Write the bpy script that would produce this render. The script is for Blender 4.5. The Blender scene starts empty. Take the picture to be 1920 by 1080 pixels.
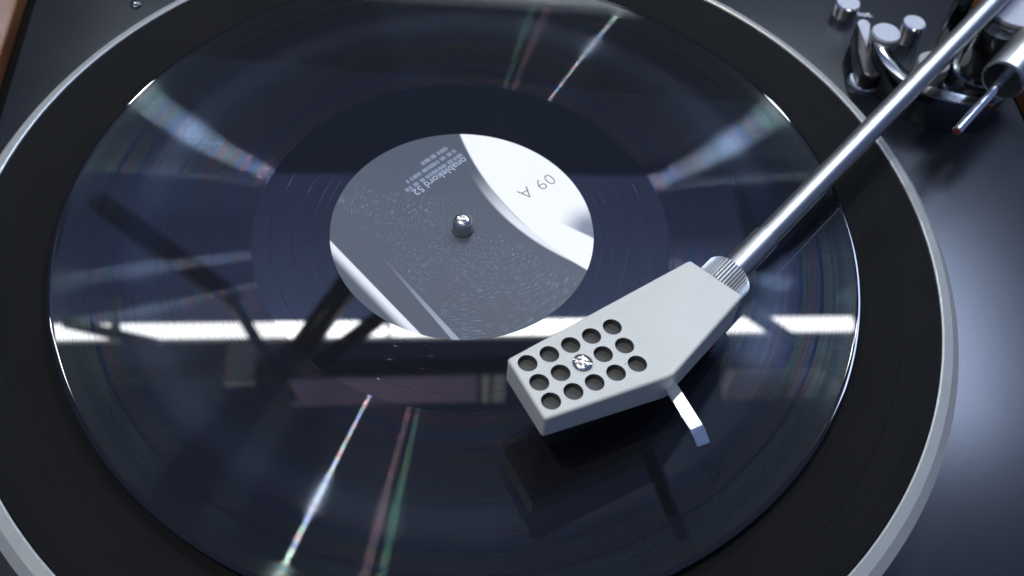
import bpy, bmesh, math, random
from mathutils import Vector, Matrix
random.seed(7)
R = math.radians
S = 0.001                                   # everything below is in millimetres, origin = centre of the record's face
scene = bpy.context.scene
col = scene.collection

# ------------------------------------------------------------------ camera
cam_d = bpy.data.cameras.new('camera'); cam = bpy.data.objects.new('camera', cam_d); col.objects.link(cam)
right = Vector((0.99633161, 0.06916812, 0.05038936)); up = Vector((-0.08557638, 0.80529679, 0.58666324))
fwd = Vector((0.0, 0.58882327, -0.80826181))
M = Matrix((right, up, -fwd)).transposed().to_4x4(); M.translation = Vector((20.624, -258.883, 320.677)) * S
cam.matrix_world = M
cam_d.sensor_width = 36.0; cam_d.lens = 38.06
cam_d.clip_start = 0.01; cam_d.clip_end = 100.0
cam_d.dof.use_dof = True; cam_d.dof.focus_distance = 0.372; cam_d.dof.aperture_fstop = 13.0
scene.camera = cam

# ------------------------------------------------------------------ world (dim room air, even in every direction)
w = bpy.data.worlds.new('World'); scene.world = w; w.use_nodes = True
bg = w.node_tree.nodes['Background']; bg.inputs[0].default_value = (0.30, 0.46, 1.0, 1); bg.inputs[1].default_value = 0.30
vs = scene.view_settings; vs.view_transform = 'Standard'; vs.look = 'None'; vs.gamma = 1.0; vs.exposure = 0.0; vs.use_curve_mapping = False

ROW_LIGHT = 42.0        # ceiling tubes
SPOT_LIGHT = 14000.0      # small bare lamps that draw the thin streaks in the grooves
COMPACT_LIGHT = 950.0  # compact lamps behind that draw the two side streaks

# ------------------------------------------------------------------ node helpers
class NT:
    def __init__(s, mat): s.t = mat.node_tree; s.n = s.t.nodes
    def new(s, typ, **kw):
        n = s.n.new(typ)
        for k, v in kw.items(): setattr(n, k, v)
        return n
    def put(s, sock, v):
        if hasattr(v, 'is_output') or isinstance(v, bpy.types.NodeSocket): s.t.links.new(v, sock)
        else:
            if isinstance(v, (tuple, list)) and len(v) == 3 and sock.type == 'RGBA': v = (*v, 1)
            sock.default_value = v
    def m(s, op, a, b=None, c=None, clamp=False):
        n = s.new('ShaderNodeMath', operation=op, use_clamp=clamp); s.put(n.inputs[0], a)
        if b is not None: s.put(n.inputs[1], b)
        if c is not None: s.put(n.inputs[2], c)
        return n.outputs[0]
    def add(s, a, b): return s.m('ADD', a, b)
    def sub(s, a, b): return s.m('SUBTRACT', a, b)
    def mul(s, a, b): return s.m('MULTIPLY', a, b)
    def step(s, x, a, b):                   # smoothstep, a may be above b
        n = s.new('ShaderNodeMapRange', interpolation_type='SMOOTHSTEP'); n.clamp = True
        s.put(n.inputs[0], x)
        if a <= b: lo, hi, t0, t1 = a, b, 0.0, 1.0
        else: lo, hi, t0, t1 = b, a, 1.0, 0.0
        for i, v in zip((1, 2, 3, 4), (lo, hi, t0, t1)): n.inputs[i].default_value = v
        return n.outputs[0]
    def mix(s, f, a, b):
        n = s.new('ShaderNodeMix', data_type='RGBA'); s.put(n.inputs[0], f); s.put(n.inputs[6], a); s.put(n.inputs[7], b); return n.outputs[2]
    def mixs(s, f, a, b):
        n = s.new('ShaderNodeMixShader'); s.put(n.inputs[0], f); s.t.links.new(a, n.inputs[1]); s.t.links.new(b, n.inputs[2]); return n.outputs[0]
    def noise(s, vec, scale, detail=2, dim='3D', w=None, rough=0.5):
        n = s.new('ShaderNodeTexNoise', noise_dimensions=dim); n.inputs['Scale'].default_value = scale; n.inputs['Detail'].default_value = detail
        n.inputs['Roughness'].default_value = rough
        if vec is not None: s.t.links.new(vec, n.inputs['Vector'])
        if w is not None: s.put(n.inputs['W'], w)
        return n.outputs[0]
    def obj(s): return s.new('ShaderNodeTexCoord').outputs['Object']
    def mm(s):                              # object x, y in mm
        sp = s.new('ShaderNodeSeparateXYZ'); s.t.links.new(s.obj(), sp.inputs[0])
        return s.mul(sp.outputs[0], 1000.0), s.mul(sp.outputs[1], 1000.0)
    def length(s, x, y): return s.m('SQRT', s.add(s.mul(x, x), s.mul(y, y)))
    def bump(s, h, strength, dist):
        n = s.new('ShaderNodeBump'); n.inputs['Strength'].default_value = strength; n.inputs['Distance'].default_value = dist
        s.t.links.new(h, n.inputs['Height']); return n.outputs[0]

def principled(name, base, rough=0.5, metal=0.0, **kw):
    m = bpy.data.materials.new(name); m.use_nodes = True
    b = m.node_tree.nodes['Principled BSDF']
    b.inputs['Base Color'].default_value = (*base, 1); b.inputs['Roughness'].default_value = rough; b.inputs['Metallic'].default_value = metal
    for k, v in kw.items(): b.inputs[k.replace('_', ' ')].default_value = v
    return m, NT(m), b

def emit(name, c, s):
    m = bpy.data.materials.new(name); m.use_nodes = True
    b = m.node_tree.nodes['Principled BSDF']; b.inputs['Base Color'].default_value = (.8, .8, .8, 1)
    b.inputs['Emission Color'].default_value = (*c, 1); b.inputs['Emission Strength'].default_value = s
    return m

def rough_noise(m, nt, b, scale, lo, hi, bump=0.0, bdist=0.0001, stretch=None):
    v = nt.obj()
    if stretch:
        mp = nt.new('ShaderNodeMapping'); mp.inputs['Scale'].default_value = stretch; nt.t.links.new(v, mp.inputs[0]); v = mp.outputs[0]
    n = nt.noise(v, scale, 4)
    mr = nt.new('ShaderNodeMapRange'); nt.t.links.new(n, mr.inputs[0]); mr.inputs[1].default_value = .3; mr.inputs[2].default_value = .7
    mr.inputs[3].default_value = lo; mr.inputs[4].default_value = hi
    nt.t.links.new(mr.outputs[0], b.inputs['Roughness'])
    if bump: nt.t.links.new(nt.bump(n, bump, bdist), b.inputs['Normal'])

# ------------------------------------------------------------------ materials
MAT = {}
# headshell paint: fine-grained light grey
m, nt, b = principled('grey_paint', (.60, .62, .61), .5)
v = nt.obj(); n1 = nt.noise(v, 900, 3); n2 = nt.noise(v, 60, 3)
nt.put(b.inputs['Base Color'], nt.mix(n2, (.42, .425, .395), (.495, .50, .465)))
vo = nt.new('ShaderNodeTexVoronoi', feature='F1'); vo.inputs['Scale'].default_value = 160; nt.t.links.new(v, vo.inputs['Vector'])
gate = nt.m('GREATER_THAN', nt.noise(v, 90, 1), .63)
grain = nt.noise(v, 2600, 1)
cc = nt.mix(n2, (.39, .39, .355), (.455, .455, .415)); cc = nt.mix(nt.mul(nt.step(grain, .35, .7), .22), cc, (.30, .31, .29))
nt.put(b.inputs['Base Color'], nt.mix(nt.mul(nt.m('LESS_THAN', vo.outputs['Distance'], .05), gate), cc, (.12, .12, .11)))
nt.put(b.inputs['Roughness'], nt.add(nt.mul(nt.noise(v, 25, 3), .35), .34))
nt.t.links.new(nt.bump(n1, .35, .0002), b.inputs['Normal']); MAT['paint'] = m
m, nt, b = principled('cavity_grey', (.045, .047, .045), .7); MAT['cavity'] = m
m, nt, b = principled('chrome', (.80, .80, .80), .10, 1.0); rough_noise(m, nt, b, 150, .06, .16); MAT['chrome'] = m
m, nt, b = principled('dark_chrome', (.20, .205, .20), .12, 1.0); rough_noise(m, nt, b, 150, .08, .18); MAT['dark_chrome'] = m
m, nt, b = principled('satin_tube', (.36, .352, .335), .36, 1.0)
MAT['tube'] = m
m, nt, b = principled('satin_steel', (.58, .55, .50), .22, 1.0); MAT['satin'] = m
m, nt, b = principled('brushed_top', (.27, .275, .30), .55, .4); rough_noise(m, nt, b, 400, .5, .62); MAT['brushed'] = m
m, nt, b = principled('knurl_metal', (.50, .51, .50), .45, .8); MAT['knurl'] = m
m, nt, b = principled('groove_dirt', (.05, .05, .05), .6, .3); MAT['groove_dirt'] = m  # dark colour stands in for shade in the collar's grooves
m, nt, b = principled('rim_aluminium', (.35, .36, .345), .42, .45); rough_noise(m, nt, b, 300, .38, .48); MAT['rim'] = m
m, nt, b = principled('black_plastic', (.008, .008, .010), .3); MAT['plastic'] = m
m, nt, b = principled('dull_black', (.004, .004, .004), .95, **{'Specular_IOR_Level': .05}); MAT['dull'] = m
m, nt, b = principled('white_print', (.55, .57, .60), .6); MAT['print_white'] = m
m, nt, b = principled('pale_print', (.27, .31, .38), .6); MAT['print_pale'] = m
m, nt, b = principled('black_print', (.05, .055, .065), .6); MAT['print_black'] = m
m, nt, b = principled('bearing_red', (.10, .012, .010), .4); MAT['red'] = m
# rubber mat: faint concentric turning lines and grain
m, nt, b = principled('rubber', (.017, .017, .018), .75, **{'Specular_IOR_Level': .08})
x, y = nt.mm(); r = nt.length(x, y)
g = nt.noise(None, 3.0, 3, '1D', r); g2 = nt.noise(nt.obj(), 35, 4)
nt.put(b.inputs['Base Color'], nt.mix(g2, (.003, .0035, .0042), (.0062, .0063, .0066)))
gg = nt.add(nt.mul(g, .7), nt.mul(nt.noise(nt.obj(), 1500, 2), .3)); nt.t.links.new(nt.bump(gg, 1.0, .0004), b.inputs['Normal']); MAT['rubber'] = m
# deck lacquer
m, nt, b = principled('deck_lacquer', (.005, .006, .009), .25, IOR=1.5)
rough_noise(m, nt, b, 9, .22, .28)
vo = nt.new('ShaderNodeTexVoronoi', feature='F1'); vo.inputs['Scale'].default_value = 55; vo.inputs['Randomness'].default_value = 1; nt.t.links.new(nt.obj(), vo.inputs['Vector'])
gate = nt.m('GREATER_THAN', nt.noise(nt.obj(), 40, 1), .60)
nt.put(b.inputs['Base Color'], nt.mix(nt.mul(nt.m('LESS_THAN', vo.outputs['Distance'], .030), gate), (.005, .006, .009), (.35, .36, .36))); MAT['deck'] = m
# plinth wood
m, nt, b = principled('plinth_wood', (.2, .08, .03), .4)
mp = nt.new('ShaderNodeMapping'); mp.inputs['Scale'].default_value = (14, 1, 14); mp.inputs['Rotation'].default_value = (0, 0, R(7.46)); nt.t.links.new(nt.obj(), mp.inputs[0])
n = nt.noise(mp.outputs[0], 6, 5); nt.put(b.inputs['Base Color'], nt.mix(nt.step(n, .3, .7), (.07, .026, .011), (.17, .068, .026))); MAT['wood'] = m
m, nt, b = principled('table_wood', (.09, .06, .045), .5); MAT['table'] = m
# room things, some of them added, that only show as reflections
m, nt, b = principled('beam_paint', (.025, .03, .045), .6); MAT['beam'] = m
m, nt, b = principled('beam_brown', (.05, .042, .045), .6); MAT['beam_brown'] = m
m, nt, b = principled('white_enamel', (.75, .76, .78), .4); MAT['enamel'] = m
m, nt, b = principled('blue_board', (.40, .50, .90), .6); MAT['board'] = m
m, nt, b = principled('shelf_paint', (.05, .06, .10), .6); MAT['shelf'] = m
MAT['tube_light'] = emit('tube_light', (.95, .97, 1.0), ROW_LIGHT)
MAT['row_light'] = emit('row_light', (1.0, .98, .92), 12.0)
MAT['panel_light'] = emit('panel_light', (.55, .68, 1.0), 24.0)
MAT['spot_light'] = emit('spot_light', (1.0, .97, .92), SPOT_LIGHT)
MAT['faint_light'] = emit('faint_light', (1.0, .55, .50), 800.0)  # red tint imitates diffraction colour in the faint streak
MAT['green_light'] = emit('green_light', (.50, 1.0, .55), 800.0)  # green tint imitates diffraction colour in the neighbouring streak
MAT['soft_light'] = emit('soft_light', (.80, .89, 1.0), 3.0)
MAT['window_light'] = emit('window_light', (.75, .86, 1.0), COMPACT_LIGHT)

# --- vinyl
def vinyl(name, groove):
    m, nt, b = principled(name, (.005, .005, .006), .014, IOR=1.55)
    vo = nt.new('ShaderNodeTexVoronoi', feature='F1'); vo.inputs['Scale'].default_value = 75; nt.t.links.new(nt.obj(), vo.inputs['Vector'])
    gate = nt.m('GREATER_THAN', nt.noise(nt.obj(), 33, 2), .62)
    nt.put(b.inputs['Base Color'], nt.mix(nt.mul(nt.m('LESS_THAN', vo.outputs['Distance'], .022), gate), (.005, .005, .006), (.22, .23, .25)))
    out = nt.n['Material Output']; x, y = nt.mm(); r = nt.length(x, y); th = nt.m('ARCTAN2', y, x)
    tan = nt.new('ShaderNodeTangent', direction_type='RADIAL', axis='Z')
    gl = nt.new('ShaderNodeBsdfAnisotropic'); nt.t.links.new(tan.outputs[0], gl.inputs['Tangent'])
    gl.inputs['Anisotropy'].default_value = ANISO
    if groove:
        fine = nt.noise(None, 2.6, 2, '1D', r); band = nt.noise(None, .13, 2, '1D', r); loud = nt.noise(None, .75, 3, '1D', nt.add(r, 40))
        hue = nt.noise(None, .20, 2, '1D', nt.add(r, 90))
        thick = nt.mul(nt.step(r, 104, 116), nt.step(r, 131, 122))
        flare = nt.mul(nt.step(r, 141.5, 144), nt.step(fine, .2, .5))
        t = nt.m('MAXIMUM', nt.mul(thick, nt.add(nt.mul(nt.step(fine, .3, .7), .75), .25)), nt.mul(nt.mul(nt.step(loud, .42, .7), nt.step(fine, .3, .7)), .40))
        t = nt.m('MAXIMUM', t, flare, clamp=True)
        om = nt.add(nt.mul(t, .12), .028)                     # 1 - anisotropy: louder grooves spread the streak sideways
        nt.put(gl.inputs['Roughness'], nt.m('SQRT', nt.mul(om, .34))); nt.put(gl.inputs['Anisotropy'], nt.sub(1.0, om))
        ramp = nt.new('ShaderNodeValToRGB'); e = ramp.color_ramp.elements
        e[0].position = 0.0; e[0].color = (.22, .20, 1, 1); e[1].position = 1.0; e[1].color = (1, .25, .32, 1)
        for pos, c in ((.16, (.12, .55, 1)), (.30, (.25, .95, .85)), (.42, (.85, .92, 1)), (.54, (.22, .95, .35)), (.68, (.55, .9, .3)), (.82, (1, .72, .22))):
            q = e.new(pos); q.color = (*c, 1)
        nt.t.links.new(nt.step(hue, .36, .64), ramp.inputs[0])
        amp = nt.mul(nt.add(nt.add(nt.mul(nt.step(band, .35, .65), .25), nt.mul(nt.step(fine, .3, .7), .45)), nt.add(nt.add(nt.mul(thick, .55), .25), nt.mul(nt.step(loud, .38, .62), .35))), GROOVE)  # middle rings brightened here to paint the streak's brighter part
        c = nt.mix(nt.sub(.45, nt.mul(thick, .35)), (.58, .74, 1.0), ramp.outputs[0])  # blue haze and rainbow diffraction put into the specular colour
        sc = nt.new('ShaderNodeVectorMath', operation='SCALE'); nt.t.links.new(c, sc.inputs[0]); nt.put(sc.inputs['Scale'], amp)
        nt.t.links.new(sc.outputs[0], gl.inputs['Color'])
        ad = nt.new('ShaderNodeAddShader')
        nt.put(b.inputs['Specular IOR Level'], nt.add(nt.mul(nt.noise(None, 1.7, 3, '1D', nt.add(r, 7)), .20), .17))
        nt.t.links.new(b.outputs[0], ad.inputs[0]); nt.t.links.new(gl.outputs[0], ad.inputs[1]); nt.t.links.new(ad.outputs[0], out.inputs[0])
    else:
        # a few turns of the run-out groove
        rs = nt.add(r, nt.mul(th, .25)); mask = None
        for q in (53.6, 57.2, 63.0, 71.6):
            k = nt.m('LESS_THAN', nt.m('ABSOLUTE', nt.sub(rs, q)), .06)
            mask = k if mask is None else nt.m('MAXIMUM', mask, k)
        gl.inputs['Roughness'].default_value = .16; gl.inputs['Color'].default_value = (.03, .031, .034, 1)
        nt.t.links.new(nt.mixs(mask, b.outputs[0], gl.outputs[0]), out.inputs[0])
    return m
ANISO = 0.968; GROOVE = 0.018
MAT['groove'] = vinyl('vinyl_groove', True); MAT['runout'] = vinyl('vinyl_smooth', False)

# --- printed label: a photograph-like print in dark blue-grey, a white disc and two pale stripes
m, nt, b = principled('label_print', (.06, .075, .11), .32, IOR=1.45)
x, y = nt.mm(); r = nt.length(x, y); th = nt.m('ARCTAN2', y, x)
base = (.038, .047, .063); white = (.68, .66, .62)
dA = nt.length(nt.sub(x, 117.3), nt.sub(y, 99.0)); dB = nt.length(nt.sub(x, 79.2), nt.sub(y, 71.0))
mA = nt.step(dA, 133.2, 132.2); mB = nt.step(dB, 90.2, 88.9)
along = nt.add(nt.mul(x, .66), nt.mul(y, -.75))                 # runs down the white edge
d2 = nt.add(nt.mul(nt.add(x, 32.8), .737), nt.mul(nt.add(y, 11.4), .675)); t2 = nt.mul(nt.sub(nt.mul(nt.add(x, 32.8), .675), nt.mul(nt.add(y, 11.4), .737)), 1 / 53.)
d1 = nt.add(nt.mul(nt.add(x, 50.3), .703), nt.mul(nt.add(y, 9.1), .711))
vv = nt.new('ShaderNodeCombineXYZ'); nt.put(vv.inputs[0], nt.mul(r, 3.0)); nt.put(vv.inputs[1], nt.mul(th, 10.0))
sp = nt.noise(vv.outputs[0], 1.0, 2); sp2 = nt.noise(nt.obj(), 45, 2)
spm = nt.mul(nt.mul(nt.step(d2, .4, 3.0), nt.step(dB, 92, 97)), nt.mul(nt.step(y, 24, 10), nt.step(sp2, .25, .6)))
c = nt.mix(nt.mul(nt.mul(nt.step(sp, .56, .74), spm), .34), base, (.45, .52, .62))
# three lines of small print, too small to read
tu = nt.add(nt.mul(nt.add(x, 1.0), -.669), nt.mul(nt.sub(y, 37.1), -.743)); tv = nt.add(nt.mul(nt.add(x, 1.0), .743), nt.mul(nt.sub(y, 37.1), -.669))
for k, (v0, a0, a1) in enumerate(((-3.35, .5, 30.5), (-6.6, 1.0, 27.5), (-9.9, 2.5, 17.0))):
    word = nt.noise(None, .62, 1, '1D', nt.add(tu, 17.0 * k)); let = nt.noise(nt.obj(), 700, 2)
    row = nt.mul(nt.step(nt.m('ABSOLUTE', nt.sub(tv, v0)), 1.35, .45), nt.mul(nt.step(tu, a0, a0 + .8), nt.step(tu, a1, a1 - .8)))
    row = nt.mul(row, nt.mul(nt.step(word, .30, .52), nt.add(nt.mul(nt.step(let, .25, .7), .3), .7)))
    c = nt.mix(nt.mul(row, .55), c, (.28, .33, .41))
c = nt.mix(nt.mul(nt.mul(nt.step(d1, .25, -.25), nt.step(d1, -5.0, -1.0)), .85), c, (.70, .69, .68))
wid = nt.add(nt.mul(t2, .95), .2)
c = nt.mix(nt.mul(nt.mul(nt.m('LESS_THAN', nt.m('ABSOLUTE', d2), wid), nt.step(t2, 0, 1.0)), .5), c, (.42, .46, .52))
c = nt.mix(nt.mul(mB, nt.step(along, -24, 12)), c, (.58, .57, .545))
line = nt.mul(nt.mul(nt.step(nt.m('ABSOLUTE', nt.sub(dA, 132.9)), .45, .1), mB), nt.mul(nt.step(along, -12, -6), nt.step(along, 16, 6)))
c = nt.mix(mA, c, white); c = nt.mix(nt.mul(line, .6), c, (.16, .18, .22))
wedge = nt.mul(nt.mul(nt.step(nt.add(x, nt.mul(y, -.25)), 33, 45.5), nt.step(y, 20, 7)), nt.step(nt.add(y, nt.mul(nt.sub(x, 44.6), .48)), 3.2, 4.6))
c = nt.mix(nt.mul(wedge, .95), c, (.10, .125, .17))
nt.put(b.inputs['Base Color'], c); nt.put(b.inputs['Roughness'], .34)
MAT['label'] = m

# ------------------------------------------------------------------ mesh helpers
def link(name, me, mat, parent=None, smooth=None):
    o = bpy.data.objects.new(name, me); col.objects.link(o)
    if mat is not None: me.materials.append(MAT[mat])
    if smooth is not None and len(me.polygons):
        for p_ in me.polygons: p_.use_smooth = True
        me.set_sharp_from_angle(angle=R(smooth))
    if parent is not None: hang(o, parent)
    return o
WORLD = {}
def hang(o, parent):
    o.parent = parent; o.matrix_parent_inverse = WORLD.get(parent.name, Matrix.Identity(4)).inverted()
def empty(name, loc, label, cat, group=None):
    o = bpy.data.objects.new(name, None); col.objects.link(o); o.location = Vector(loc) * S; o.empty_display_size = .01
    WORLD[o.name] = Matrix.Translation(Vector(loc) * S)
    tag(o, label, cat, group); return o
def tag(o, label, cat=None, group=None):
    o['label'] = label
    if cat: o['category'] = cat
    if group: o['group'] = group
    return o
def mesh(vs_, fs): 
    me = bpy.data.meshes.new('m'); me.from_pydata([Vector(v) * S for v in vs_], [], fs); me.update(); return me
def frame(d):
    d = Vector(d).normalized(); a = Vector((0, 0, 1)) if abs(d.z) < .9 else Vector((1, 0, 0))
    u = d.cross(a).normalized(); return d, u, u.cross(d).normalized()
def axis_lathe(o, d, prof, seg=48, rf=None, cap=True):
    """surface of revolution about the line o + t d; prof = (t, r) list; rf(angle index) scales the radius"""
    o = Vector(o); d, u, v = frame(d); V = []; F = []
    for t, r in prof:
        for i in range(seg):
            a = 2 * math.pi * i / seg; q = r * (rf(i) if rf else 1.0)
            V.append(o + d * t + (u * math.cos(a) + v * math.sin(a)) * q)
    for k in range(len(prof) - 1):
        for i in range(seg):
            j = (i + 1) % seg; F.append((k * seg + i, k * seg + j, (k + 1) * seg + j, (k + 1) * seg + i))
    if cap: F.append(tuple(range(seg))[::-1]); F.append(tuple((len(prof) - 1) * seg + i for i in range(seg)))
    me = mesh(V, F); bm = bmesh.new(); bm.from_mesh(me); bmesh.ops.recalc_face_normals(bm, faces=bm.faces); bm.to_mesh(me); bm.free(); return me
def ring_lathe(prof, seg=256, c=(0, 0)):
    """prof = closed loop of (r, z); loops at r = 0 are left open"""
    V = []; F = []
    n = len(prof)
    for r, z in prof:
        for i in range(seg):
            a = 2 * math.pi * i / seg; V.append((c[0] + r * math.cos(a), c[1] + r * math.sin(a), z))
    for k in range(n):
        l = (k + 1) % n
        for i in range(seg):
            j = (i + 1) % seg; F.append((k * seg + i, k * seg + j, l * seg + j, l * seg + i))
    me = mesh(V, F); bm = bmesh.new(); bm.from_mesh(me); bmesh.ops.recalc_face_normals(bm, faces=bm.faces); bm.to_mesh(me); bm.free(); return me
def prism(poly, ztop, zbot, bevel=0.0, seg=3):
    """polygon (x, y) between two heights; ztop / zbot may be functions of (x, y)"""
    ft = ztop if callable(ztop) else (lambda x, y: ztop); fb = zbot if callable(zbot) else (lambda x, y: zbot)
    n = len(poly); V = [(x, y, ft(x, y)) for x, y in poly] + [(x, y, fb(x, y)) for x, y in poly]
    F = [tuple(range(n)), tuple(range(2 * n - 1, n - 1, -1))] + [(i, i + n, (i + 1) % n + n, (i + 1) % n) for i in range(n)]
    me = mesh(V, F); bm = bmesh.new(); bm.from_mesh(me); bmesh.ops.recalc_face_normals(bm, faces=bm.faces)
    if bevel: bmesh.ops.bevel(bm, geom=list(bm.edges), offset=bevel * S, segments=seg, profile=.5, affect='EDGES')
    bm.to_mesh(me); bm.free(); return me
def obox(a, b_, w, h, bevel=0):
    """box whose long axis runs from a to b, width w (level) and height h"""
    a = Vector(a); b_ = Vector(b_); d = (b_ - a); L = d.length; d.normalize()
    u = d.cross(Vector((0, 0, 1))).normalized(); v = u.cross(d)
    V = [a + d * (L * i) + u * (w / 2 * j) + v * (h / 2 * k) for i in (0, 1) for j in (-1, 1) for k in (-1, 1)]
    F = [(0, 1, 3, 2), (4, 6, 7, 5), (0, 4, 5, 1), (2, 3, 7, 6), (0, 2, 6, 4), (1, 5, 7, 3)]
    me = mesh(V, F); bm = bmesh.new(); bm.from_mesh(me); bmesh.ops.recalc_face_normals(bm, faces=bm.faces)
    if bevel: bmesh.ops.bevel(bm, geom=list(bm.edges), offset=bevel * S, segments=2, profile=.5, affect='EDGES')
    bm.to_mesh(me); bm.free(); return me
def text_mesh(txt, size, pos, ang, thin=0.0, spacing=1.0, align='LEFT', shear=0):
    cu = bpy.data.curves.new('t', 'FONT'); cu.body = txt; cu.size = size * S; cu.offset = thin * S; cu.space_character = spacing; cu.align_x = align; cu.shear = shear
    cu.resolution_u = 3
    o = bpy.data.objects.new('t', cu); col.objects.link(o); o.location = Vector(pos) * S; o.rotation_euler = (0, 0, ang)
    bpy.context.view_layer.update()
    dg = bpy.context.evaluated_depsgraph_get(); me = bpy.data.meshes.new_from_object(o.evaluated_get(dg)); me.transform(o.matrix_world)
    bpy.data.objects.remove(o); me.materials.clear(); return me

# ================================================================== setting: table under the turntable
TH = R(7.46); EX = Vector((math.cos(TH), math.sin(TH))); EY = Vector((-math.sin(TH), math.cos(TH)))
def D(u, v): q = EX * u + EY * v; return (q.x, q.y)           # deck frame -> world
t = link('table_top', prism([D(-420, -330), D(480, -330), D(480, 380), D(-420, 380)], -118, -150, 3), 'table')
t['kind'] = 'structure'; t['label'] = 'brown table top under the turntable'

# ================================================================== turntable
ZD = -28.0
X0, X1, Y0, Y1 = -198.0, 264.0, -215.0, 252.0
tt = empty('turntable', (0, 0, -118), 'black turntable with brown wooden plinth and large silver rimmed platter', 'turntable')
W_ = 24.0; G = 9.0
def rail(poly): link('plinth_rail', prism(poly, ZD - 1.5, -114, 1.5), 'wood', tt, 30)
rail([D(X0 - G - W_, Y0 - G), D(X0 - G, Y0 - G), D(X0 - G, Y1 + G), D(X0 - G - W_, Y1 + G)])
rail([D(X1 + G, Y0 - G), D(X1 + G + W_, Y0 - G), D(X1 + G + W_, Y1 + G), D(X1 + G, Y1 + G)])
rail([D(X0 - G - W_, Y0 - G - W_), D(X1 + G + W_, Y0 - G - W_), D(X1 + G + W_, Y0 - G - .5), D(X0 - G - W_, Y0 - G - .5)])
rail([D(X0 - G - W_, Y1 + G + .5), D(X1 + G + W_, Y1 + G + .5), D(X1 + G + W_, Y1 + G + W_), D(X0 - G - W_, Y1 + G + W_)])
link('plinth_core', prism([D(X0 - G + 1, Y0 - G + 1), D(X1 + G - 1, Y0 - G + 1), D(X1 + G - 1, Y1 + G - 1), D(X0 - G + 1, Y1 + G - 1)], ZD - 9, -112), 'dull', tt)
link('deck_plate', prism([D(X0, Y0), D(X1, Y0), D(X1, Y1), D(X0, Y1)], ZD, ZD - 4, .8), 'deck', tt, 40)
for sx, sy in ((X0 - 12, Y0 - 12), (X1 + 12, Y0 - 12), (X0 - 12, Y1 + 12), (X1 + 12, Y1 + 12)):
    q = D(sx, sy); link('foot', axis_lathe((q[0], q[1], -118), (0, 0, 1), [(0, 15), (2, 16), (4.2, 16)], 32), 'plastic', tt, 40)
# platter
pl = link('platter', axis_lathe((0, 0, -26), (0, 0, 1), [(0, 178), (3, 185), (16, 185), (19, 180)], 256), 'rim', tt, 30)
rim = link('rim', ring_lathe([(182.2, -4.0), (182.8, -3.6), (186.5, -5.2), (189.9, -8.8), (189.9, -23.5), (188.5, -25), (186.2, -25), (186.2, -8.5), (182.2, -7.0)], 384), 'rim', pl, 9)
matp = [(4.0, -4.2), (160, -4.2), (181.6, -4.2), (182.0, -4.6), (182.0, -6.9), (4.0, -6.9)]
link('mat', ring_lathe(matp, 256), 'rubber', pl, 30)
link('spindle', axis_lathe((0, 0, -6), (0, 0, 1), [(0, 3.9), (6.0, 3.9), (9.6, 3.95), (10.4, 3.9), (11.3, 3.72), (12.1, 3.3), (12.7, 2.6), (13.1, 1.6), (13.25, .5)], 48), 'satin', tt, 50)
# small screw on the deck's corner
link('deck_screw', axis_lathe((-170.5, 143.5, ZD), (0, 0, 1), [(0, 2.6), (.8, 2.5), (1.3, 1.6), (1.5, .4)], 24), 'dark_chrome', tt, 50)

def knob(c, z1, r, top='brushed', side='chrome', bev=.6, label=None):
    k = link('knob', axis_lathe((c[0], c[1], ZD), (0, 0, 1), [(0, r * .93), (z1 - ZD - bev, r), (z1 - ZD, r - bev)], 48), side, tt, 30)
    link('knob_top', axis_lathe((c[0], c[1], z1 - .2), (0, 0, 1), [(0, r - bev - .1), (.25, r - bev - .1)], 48), top, k, 10)
    if label: k['label'] = label
    return k
knob((174.3, 181.5), -20.5, 6.2, label='short silver knob at the top edge beside the white lettering')
knob((203.5, 166.0), -17.0, 5.8, label='small silver push knob with a dimple')
link('lettering', text_mesh('aut.', 5.2, (181.0, 181.2, ZD + .05), R(-1), 0.05), 'print_white', tt)
# black pointer lever
lv = link('selector_lever', prism([(173.8, 127.6), (176.6, 125.2), (180.4, 125.4), (182.6, 128.6), (183.3, 141), (181.0, 159.5), (177.8, 162.0), (174.0, 160.2), (172.6, 141)],
          lambda x, y: -17.5 + (y - 126) * .10, ZD + 1.0, 1.6, 3), 'plastic', tt, 35)
link('lever_base', axis_lathe((178.3, 133.0, ZD), (0, 0, 1), [(0, 7.6), (1.2, 7.6), (1.9, 7.0)], 48), 'chrome', lv, 30)
ptop = lambda x, y: -17.5 + (y - 126) * .10 + .25
link('pointer', prism([(177.2, 143.0), (180.0, 158.2), (178.9, 160.0), (176.9, 160.8), (174.9, 160.0), (174.0, 158.0)], ptop, lambda x, y: ptop(x, y) - .6), 'brushed', lv)

# ================================================================== record
rec = empty('vinyl_record', (0, 0, -1.6), 'glossy black vinyl record with dark blue grey and white label lying on the platter', 'record')
link('groove_area', ring_lathe([(79.0, -.02), (149.2, -.02), (149.2, -1.5), (79.0, -1.5)], 360), 'groove', rec)
link('run_out_area', ring_lathe([(4.05, 0), (79.0, 0), (79.0, -1.5), (4.05, -1.5)], 256), 'runout', rec, 20)
edge = [(149.2, -.02), (149.8, .03), (150.5, .02), (150.9, -.08), (151.0, -.3), (151.0, -1.2), (150.6, -1.55), (149.2, -1.5)]
link('edge_bead', ring_lathe(edge, 360), 'runout', rec, 40)
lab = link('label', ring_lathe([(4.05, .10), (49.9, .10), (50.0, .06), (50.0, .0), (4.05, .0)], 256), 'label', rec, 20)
ANG = math.atan2(-.743, -.669)
link('lettering', text_mesh('onablekord 52', 4.7, (-21.7, 16.9, .14), ANG, .05, 1.0, 'RIGHT'), 'print_pale', lab)
link('lettering', text_mesh('09 A', 8.2, (31.5, 32.6, .14), ANG - R(6), -.15, 1.08), 'print_black', lab)

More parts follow.
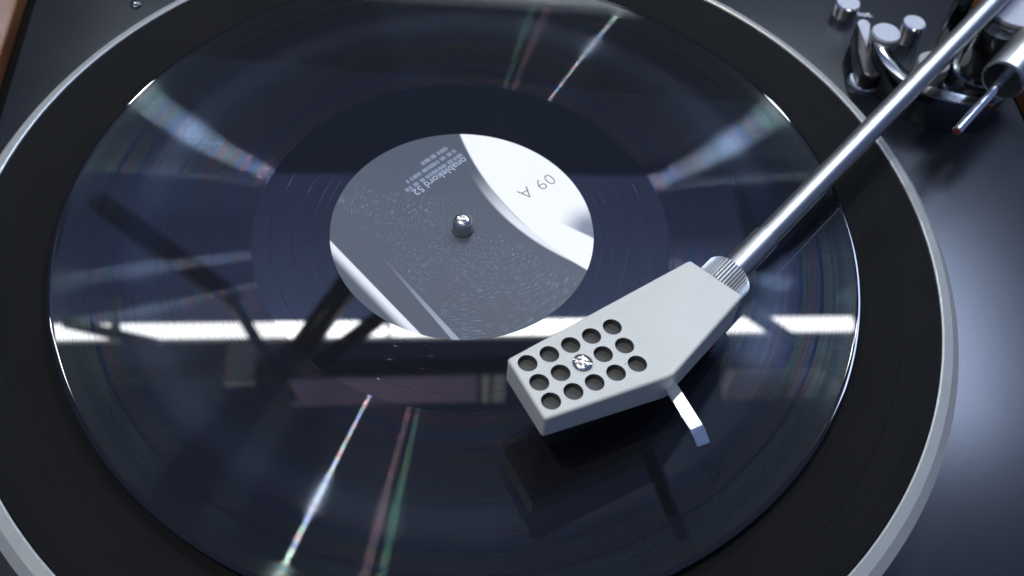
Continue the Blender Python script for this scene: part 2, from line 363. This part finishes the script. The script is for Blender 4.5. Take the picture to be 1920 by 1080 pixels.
# ================================================================== tonearm
DV = Vector((.606, .795, 0)).normalized(); NV = Vector((DV.y, -DV.x, 0)); O = Vector((96.8, -24.4, 17.3))
def A(s, n, z): return (O.x - DV.x * s + NV.x * n, O.y - DV.y * s + NV.y * n, z)
def s_of(x, y): return -((x - O.x) * DV.x + (y - O.y) * DV.y)
arm = empty('tonearm', (229, 134, ZD), 'silver straight tonearm with perforated grey headshell hovering over the record', 'tonearm')
tube = link('arm_tube', axis_lathe(A(-22, 0, 17.3), DV, [(0, 4.35), (262, 4.55), (262.4, 4.2)], 64), 'tube', arm, 40)
link('sleeve', axis_lathe(A(2, 0, 17.3), DV, [(0, 5.2), (23.6, 5.05), (25.6, 4.95), (26.1, 4.55)], 64), 'tube', tube, 25)
N_ = 46
cl = link('collar', axis_lathe(A(11.0, 0, 17.5), DV, [(0, 8.6), (.3, 8.9), (10.2, 8.9), (10.7, 8.55), (10.75, 5.0)], N_ * 4, lambda i: 1.0 if (i % 4) in (1, 2) else .93), 'knurl', arm, 25)
cl.data.materials.append(MAT['groove_dirt'])
for i_, p_ in enumerate(cl.data.polygons):
    if i_ < 4 * N_ * 4 and i_ % 4 == 3: p_.material_index = 1
# headshell: a wedge-shaped block with rounded edges and blind holes
plan = [A(11.3, -11.2, 0), A(11.2, 11.1, 0), A(55.5, 13.2, 0), A(97.0, -5.3, 0), A(88.2, -28.2, 0)]
ztop = lambda x, y: 26.5 + .085 * s_of(x, y); zbot = lambda x, y: 8.6 + .150 * s_of(x, y)
hs = link('headshell', prism([(q[0], q[1]) for q in plan], ztop, zbot, 1.1, 4), 'paint', arm)
tn = Vector((DV.x * .085, DV.y * .085, 1)).normalized()
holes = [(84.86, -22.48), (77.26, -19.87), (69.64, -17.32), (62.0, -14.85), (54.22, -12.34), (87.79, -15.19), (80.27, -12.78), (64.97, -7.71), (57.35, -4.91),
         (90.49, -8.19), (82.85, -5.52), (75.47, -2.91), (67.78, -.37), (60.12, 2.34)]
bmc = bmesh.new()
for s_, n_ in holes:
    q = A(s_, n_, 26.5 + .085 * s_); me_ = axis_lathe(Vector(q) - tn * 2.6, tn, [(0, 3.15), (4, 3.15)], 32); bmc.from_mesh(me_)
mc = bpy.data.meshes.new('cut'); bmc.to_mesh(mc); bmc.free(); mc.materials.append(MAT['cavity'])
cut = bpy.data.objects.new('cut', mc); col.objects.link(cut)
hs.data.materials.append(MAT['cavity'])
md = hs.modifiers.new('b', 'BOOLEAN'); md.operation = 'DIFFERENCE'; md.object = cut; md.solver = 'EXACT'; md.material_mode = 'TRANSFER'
bpy.context.view_layer.update(); dg = bpy.context.evaluated_depsgraph_get()
me2 = bpy.data.meshes.new_from_object(hs.evaluated_get(dg)); hs.modifiers.clear(); hs.data = me2
bpy.data.objects.remove(cut)
hs['label'] = 'pale grey tapered headshell with round holes'
# cross screw in the middle of the holes: a domed head with two slots
q = Vector(A(72.49, -10.22, 26.5 + .085 * 72.49))
sc = axis_lathe(q - tn * .4, tn, [(0, 3.35), (.75, 3.35), (1.25, 3.0), (1.65, 2.2), (1.85, 1.1), (1.9, .3)], 40)
so = link('screw', sc, 'satin', hs)
bmc = bmesh.new()
for k, a in enumerate((R(62), R(-38))):
    dd = DV * math.cos(a) + NV * math.sin(a); dd = (dd - tn * dd.dot(tn)).normalized()
    bmc.from_mesh(obox(q + tn * 1.55 - dd * (4.5 if k == 0 else 2.6), q + tn * 1.55 + dd * (4.5 if k == 0 else 2.6), .8, 1.5))
mc = bpy.data.meshes.new('cut'); bmc.to_mesh(mc); bmc.free(); cut = bpy.data.objects.new('cut', mc); col.objects.link(cut)
md = so.modifiers.new('b', 'BOOLEAN'); md.operation = 'DIFFERENCE'; md.object = cut; md.solver = 'EXACT'; md.use_self = True
bpy.context.view_layer.update(); dg = bpy.context.evaluated_depsgraph_get()
me2 = bpy.data.meshes.new_from_object(so.evaluated_get(dg)); so.modifiers.clear(); so.data = me2; bpy.data.objects.remove(cut)
for p_ in me2.polygons: p_.use_smooth = True
me2.set_sharp_from_angle(angle=R(30))
# finger lift: a bent strip
path = [(70.4, -67.0, 20.9), (81.0, -92.9, 28.1), (81.6, -94.2, 28.1), (83.4, -97.8, 26.4)]
side = Vector((.90, .43, .02)).normalized(); V = []; F = []
for i, q in enumerate(path):
    a = Vector(path[max(i - 1, 0)]); c_ = Vector(path[min(i + 1, len(path) - 1)]); tg = (c_ - a).normalized(); nn = side.cross(tg).normalized()
    wd = 2.35 if i < 3 else 2.2
    for su, sv in ((-1, -1), (1, -1), (1, 1), (-1, 1)): V.append(Vector(q) + side * (wd * su) + nn * (.55 * sv))
for i in range(len(path) - 1):
    for k in range(4): F.append((i * 4 + k, i * 4 + (k + 1) % 4, i * 4 + 4 + (k + 1) % 4, i * 4 + 4 + k))
F += [(3, 2, 1, 0), tuple(len(V) - 4 + k for k in range(4))]
me_ = mesh(V, F); bm = bmesh.new(); bm.from_mesh(me_); bmesh.ops.recalc_face_normals(bm, faces=bm.faces)
bmesh.ops.bevel(bm, geom=list(bm.edges), offset=.28 * S, segments=3, profile=.5, affect='EDGES'); bm.to_mesh(me_); bm.free()
link('finger_lift', me_, 'chrome', hs)
# cartridge under the headshell, stylus clear of the record
cp = [A(60, -14.5, 0), A(63.5, -5.0, 0), A(86.0, -11.5, 0), A(82.5, -21.0, 0)]
link('cartridge', prism([(q[0], q[1]) for q in cp], 21.5, 9.5, 1.0), 'plastic', hs, 40)
a = Vector(A(81, -15.8, 9.8)); link('stylus', axis_lathe(a, (a - Vector(A(90, -18.5, 15.0))).normalized() * -1 if False else Vector((-.25, -.33, -.9)), [(0, 1.2), (2, .8), (4.5, .25)], 16), 'dark_chrome', hs, 40)

# arm base: curved rest block, pillar, bearing housing, side weight
PC = Vector((215.0, 141.0))
arc = []
for k in range(29):
    a = R(178 + (292 - 178) * k / 28); arc.append((PC.x + 37 * math.cos(a), PC.y + 37 * math.sin(a)))
arc2 = []
for k in range(29):
    a = R(292 - (292 - 178) * k / 28); arc2.append((PC.x + 29.5 * math.cos(a), PC.y + 29.5 * math.sin(a)))
me_ = prism(arc + arc2, -10.0, ZD + .2); bm = bmesh.new(); bm.from_mesh(me_)
bmesh.ops.bevel(bm, geom=[e for e in bm.edges if all(v_.co.z > -.011 for v_ in e.verts)], offset=.8 * S, segments=2, profile=.5, affect='EDGES'); bm.to_mesh(me_); bm.free()
link('arm_rest_block', me_, 'dark_chrome', arm, 35)
post = link('pillar', axis_lathe((230, 138, ZD), (0, 0, 1), [(0, 17.0), (3, 17.0), (3.6, 16.5), (3.7, 12.8), (9.5, 12.8), (10.3, 12.2), (10.4, 10.2), (36, 10.2)], 64), 'dark_chrome', arm, 30)
link('bearing_housing', axis_lathe((239, 151, 7), (0, 0, 1), [(0, 14.5), (.6, 15.4), (2.6, 15.6), (3.1, 15.2)], 64), 'brushed', arm, 12)
link('rest_post', axis_lathe((184.5, 146.5, ZD), (0, 0, 1), [(0, 4.2), (13, 4.2), (13.4, 6.6), (18.6, 6.9), (19.5, 6.3)], 48), 'brushed', arm, 12)
link('lift_post', prism([(211.5, 150.5), (218.5, 149.5), (220, 157), (213, 158.5)], 16, ZD, .8), 'dark_chrome', arm, 35)
link('lift_disc', axis_lathe((209.5, 140.5, ZD), (0, 0, 1), [(0, 7.5), (9, 7.5), (9.6, 7.0)], 48), 'brushed', arm, 30)
wq = Vector((224.8, 104.8, 5.0))
wt = link('side_weight', axis_lathe(wq, DV, [(-.4, 8.4), (0, 9.2), (.9, 9.4), (46, 9.4), (47, 9.0)], 64), 'tube', arm, 30)
link('weight_face', axis_lathe(wq - DV * .7, DV, [(0, 8.0), (.2, 8.3), (.5, 8.3)], 64), 'dark_chrome', wt, 30)
prof = [(-42.5, 1.75), (-42.2, 2.05), (-39.6, 2.05), (-39.5, 1.6), (-39.1, 1.6), (-39.0, 2.0)]
for k in range(4):
    t0 = -30.5 + k * 8.2; prof += [(t0, 2.0), (t0 + .08, 1.72), (t0 + .4, 1.72), (t0 + .48, 2.0)]
prof += [(-1, 2.0)]
link('balance_rod', axis_lathe(wq, DV, prof, 32), 'chrome', wt, 30)
link('rod_tip', axis_lathe(wq - DV * 42.75, DV, [(0, 1.5), (.3, 1.7)], 24), 'red', wt, 30)
link('weight_bracket', obox((234, 141, 7.5), wq + DV * 40 + Vector((0, 0, 0)), 7, 5, .6), 'dark_chrome', arm)

# ================================================================== lamps and things, some of them added, that show as reflections
def luminaire(a, b_, label, mat='tube_light', w_=38, group='ceiling tube lights'):
    a = Vector(a); b_ = Vector(b_); e = empty('tube_light', tuple((a + b_) / 2), label, 'lamp', group)
    link('diffuser', obox(a, b_, w_, 22, 6), mat, e)
    d = (b_ - a).normalized(); link('housing', obox(a - d * 8 + Vector((0, 0, 26)), b_ + d * 8 + Vector((0, 0, 26)), w_ * .6, 26, 3), 'enamel', e)
    return e
def lerp(a, b_, t): return tuple(a[i] + (b_[i] - a[i]) * t for i in range(3))
A0, A1 = (-1500, 1128, 2000), (927, 1411, 2000)
luminaire(lerp(A0, A1, 0), lerp(A0, A1, .497), 'left long white tube light reflected as the bright band in the record')
luminaire(lerp(A0, A1, .503), lerp(A0, A1, 1), 'right long white tube light reflected as the bright band in the record')
for dy, nm in ((-1850, 'overhead'), (-3000, 'rear')):  # added unseen rows that brighten the headshell from above
    for k, sd in ((0, 'left'), (1, 'right')):
        p0 = Vector(lerp(A0, A1, .0 if k == 0 else .515)) + Vector((200, dy, 300)); p1 = Vector(lerp(A0, A1, .485 if k == 0 else 1)) + Vector((200, dy, 300))
        luminaire(p0, p1, '%s %s white tube light above the camera, out of view' % (nm, sd), 'row_light')
def spot(c, r, label, mat='spot_light', group='small bare lamps'):
    e = empty('ceiling_lamp', c, label, 'lamp', group)
    link('bulb', axis_lathe(c, (0, 0, 1), [(-r, r * .25), (-r * .85, r * .6), (-r * .4, r * .95), (0, r), (r * .6, r * .7), (r, r * .4)], 24), mat, e, 60)
    link('holder', axis_lathe(Vector(c) + Vector((0, 0, r * .95)), (0, 0, 1), [(0, r * .5), (r * 1.2, r * .5), (r * 1.3, r * .9), (r * 1.5, r * .9)], 24), 'enamel', e, 40)
spot((-740, -239, 2250), 15, 'bare round lamp that draws the bright white streak in the grooves')
spot((-370, -225, 2250), 24, 'small bare lamp that draws a faint coloured streak in the grooves', 'faint_light')
spot((-300, -234, 2268), 22, 'smallest bare lamp beside the faint streak lamp', 'green_light')
def added_pane(c, wx, hz, label, mat='window_light'):
    c = Vector(c); n = Vector((-c.x, -c.y, 0)).normalized(); u = Vector((-n.y, n.x, 0)); e = empty('window', tuple(c), label, 'window', 'bright panes far behind the turntable')
    link('pane', obox(c - u * wx / 2, c + u * wx / 2, 12, hz), mat, e)
    for k in (-1, 1): link('frame', obox(c - u * (wx / 2 + 20) + Vector((0, 0, k * (hz / 2 + 13))), c + u * (wx / 2 + 20) + Vector((0, 0, k * (hz / 2 + 13))), 30, 24), 'enamel', e)
luminaire((634, 1611, 1338), (686, 1624, 1338), 'compact bright lamp behind at the right that draws the right streak in the grooves', 'window_light', 80, 'compact bright lamps')
luminaire((-954, 1495, 1328), (-902, 1483, 1328), 'compact bright lamp behind at the left that draws the left streak in the grooves', 'window_light', 80, 'compact bright lamps')
e = empty('light_panel', (1450, 1500, 2050), 'square light panel that throws the blue sheen on the right of the deck', 'lamp')  # panel added as a source for the deck's sheen
link('diffuser', prism([(1180, 1000), (1850, 1080), (1750, 1980), (1080, 1900)], 2050, 2035), 'panel_light', e)
link('housing', prism([(1170, 990), (1860, 1072), (1760, 1990), (1070, 1910)], 2090, 2052), 'enamel', e)
bw = link('back_wall', obox((-4500, 3300, 1150), (4500, 3300, 1150), 60, 3700), 'beam'); bw['kind'] = 'structure'  # added unseen wall, dark to keep the far reflections black
cb = link('ceiling_board', prism([(-1300, 1320), (760, 1540), (700, 2150), (-1360, 1930)], 2290, 2270), 'board'); cb['kind'] = 'structure'

added_pane((-90, 2650, 1760), 900, 560, 'broad soft pane straight behind the turntable that whitens the finger lift', 'soft_light')  # pane added so the finger lift reflects something bright

def beam(a, b_, w_, label, mat='beam', ext=0.0, z=None, h=30):
    a = Vector(a); b_ = Vector(b_); d = b_ - a
    o = link('steel_beam', obox(a - d * ext, b_ + d * ext, w_ * 1.5, h, 2), mat); tag(o, label, 'beam', 'beams reflected in the record'); return o
beam((-1035, 1139, 1900), (-831, 1105, 1900), 12, 'thin dark beam crossing the left end of the reflected light band', ext=.1)
beam((-659, 1238, 1900), (-498, 1023, 1900), 16, 'brown thin beam crossing the reflected light band left of the label', 'beam_brown', .2)
beam((-400, 1356, 1900), (-496, 1113, 1900), 15, 'left one of two close dark beams crossing the reflected light band', ext=.1)
beam((-363, 1360, 1900), (-461, 1117, 1900), 19, 'right one of two close dark beams crossing the reflected light band', ext=.1)
beam((-243, 1298, 1900), (-415, 1098, 1900), 22, 'slanting dark beam crossing the light band just below the label', ext=.1)
beam((645, 1333, 1900), (855, 1172, 1900), 17, 'dark beam slanting across the reflected light band right of the headshell', ext=.3)
beam((-1054, 1505, 1900), (-692, 1267, 1900), 34, 'broad dark beam slanting above the light band at the left', ext=.1)
beam((-952, 1223, 1900), (-915, 1101, 1900), 15, 'short pale pipe crossing the left end of the light band', 'enamel', 0, h=14)
beam((-616, 1131, 1900), (-597, 1013, 1900), 46, 'pale hanging panel below the light band at the left', 'enamel', 0, h=20)

SY = lambda x: 1124 + .13 * x  # shelf and sleeves are added, standing in for colours reflected by the lid
sh = link('shelf_board', obox((-900, SY(-900), 1900), (930, SY(930), 1900), 44, 16, 2), 'shelf'); tag(sh, 'dark high shelf board carrying the sleeves reflected in the record', 'shelf')
def slv(x0, x1, h, colr, label):
    zb = 1908.5
    key = 'sleeve_%d' % int(x0 * 7 + 9000)
    MAT[key] = principled(key, colr, .55)[0]
    o = link('record_sleeve', obox((x0, SY(x0), zb + h / 2), (x1, SY(x1), zb + h / 2), 42, h, 1), key); tag(o, label, 'sleeve', 'sleeves on the high shelf')
slv(-500, -45, 125, (.48, .38, .62), 'long purple box on the high shelf reflected below the label')
for k, (a, c_) in enumerate(((-32, (.9, .92, .95)), (-17, (.35, .38, .46)), (-3, (.93, .94, .96)), (11, (.7, .72, .8)))):
    slv(a, a + 12, 132, c_, ['palest', 'darkest', 'bright white', 'light grey'][k] + ' narrow sleeve beside the long purple box')
slv(581, 660, 150, (.85, .78, .95), 'lavender box on the high shelf reflected right of the headshell')
cs = [(.65, .7, .8), (.85, .87, .9), (.2, .26, .4), (.85, .87, .9), (.8, .3, .36), (.93, .92, .95), (.18, .2, .26), (.85, .88, .92), (.86, .86, .92)]
nm = ['blue grey', 'light grey', 'dark blue', 'mid grey', 'red', 'near white', 'black', 'pale blue', 'silver grey']
for k, c_ in enumerate(cs):
    x = 668 + k * 25; slv(x, x + 22, 146 + (k * 7) % 14, c_, nm[k] + ' sleeve in the row at the right end of the high shelf')
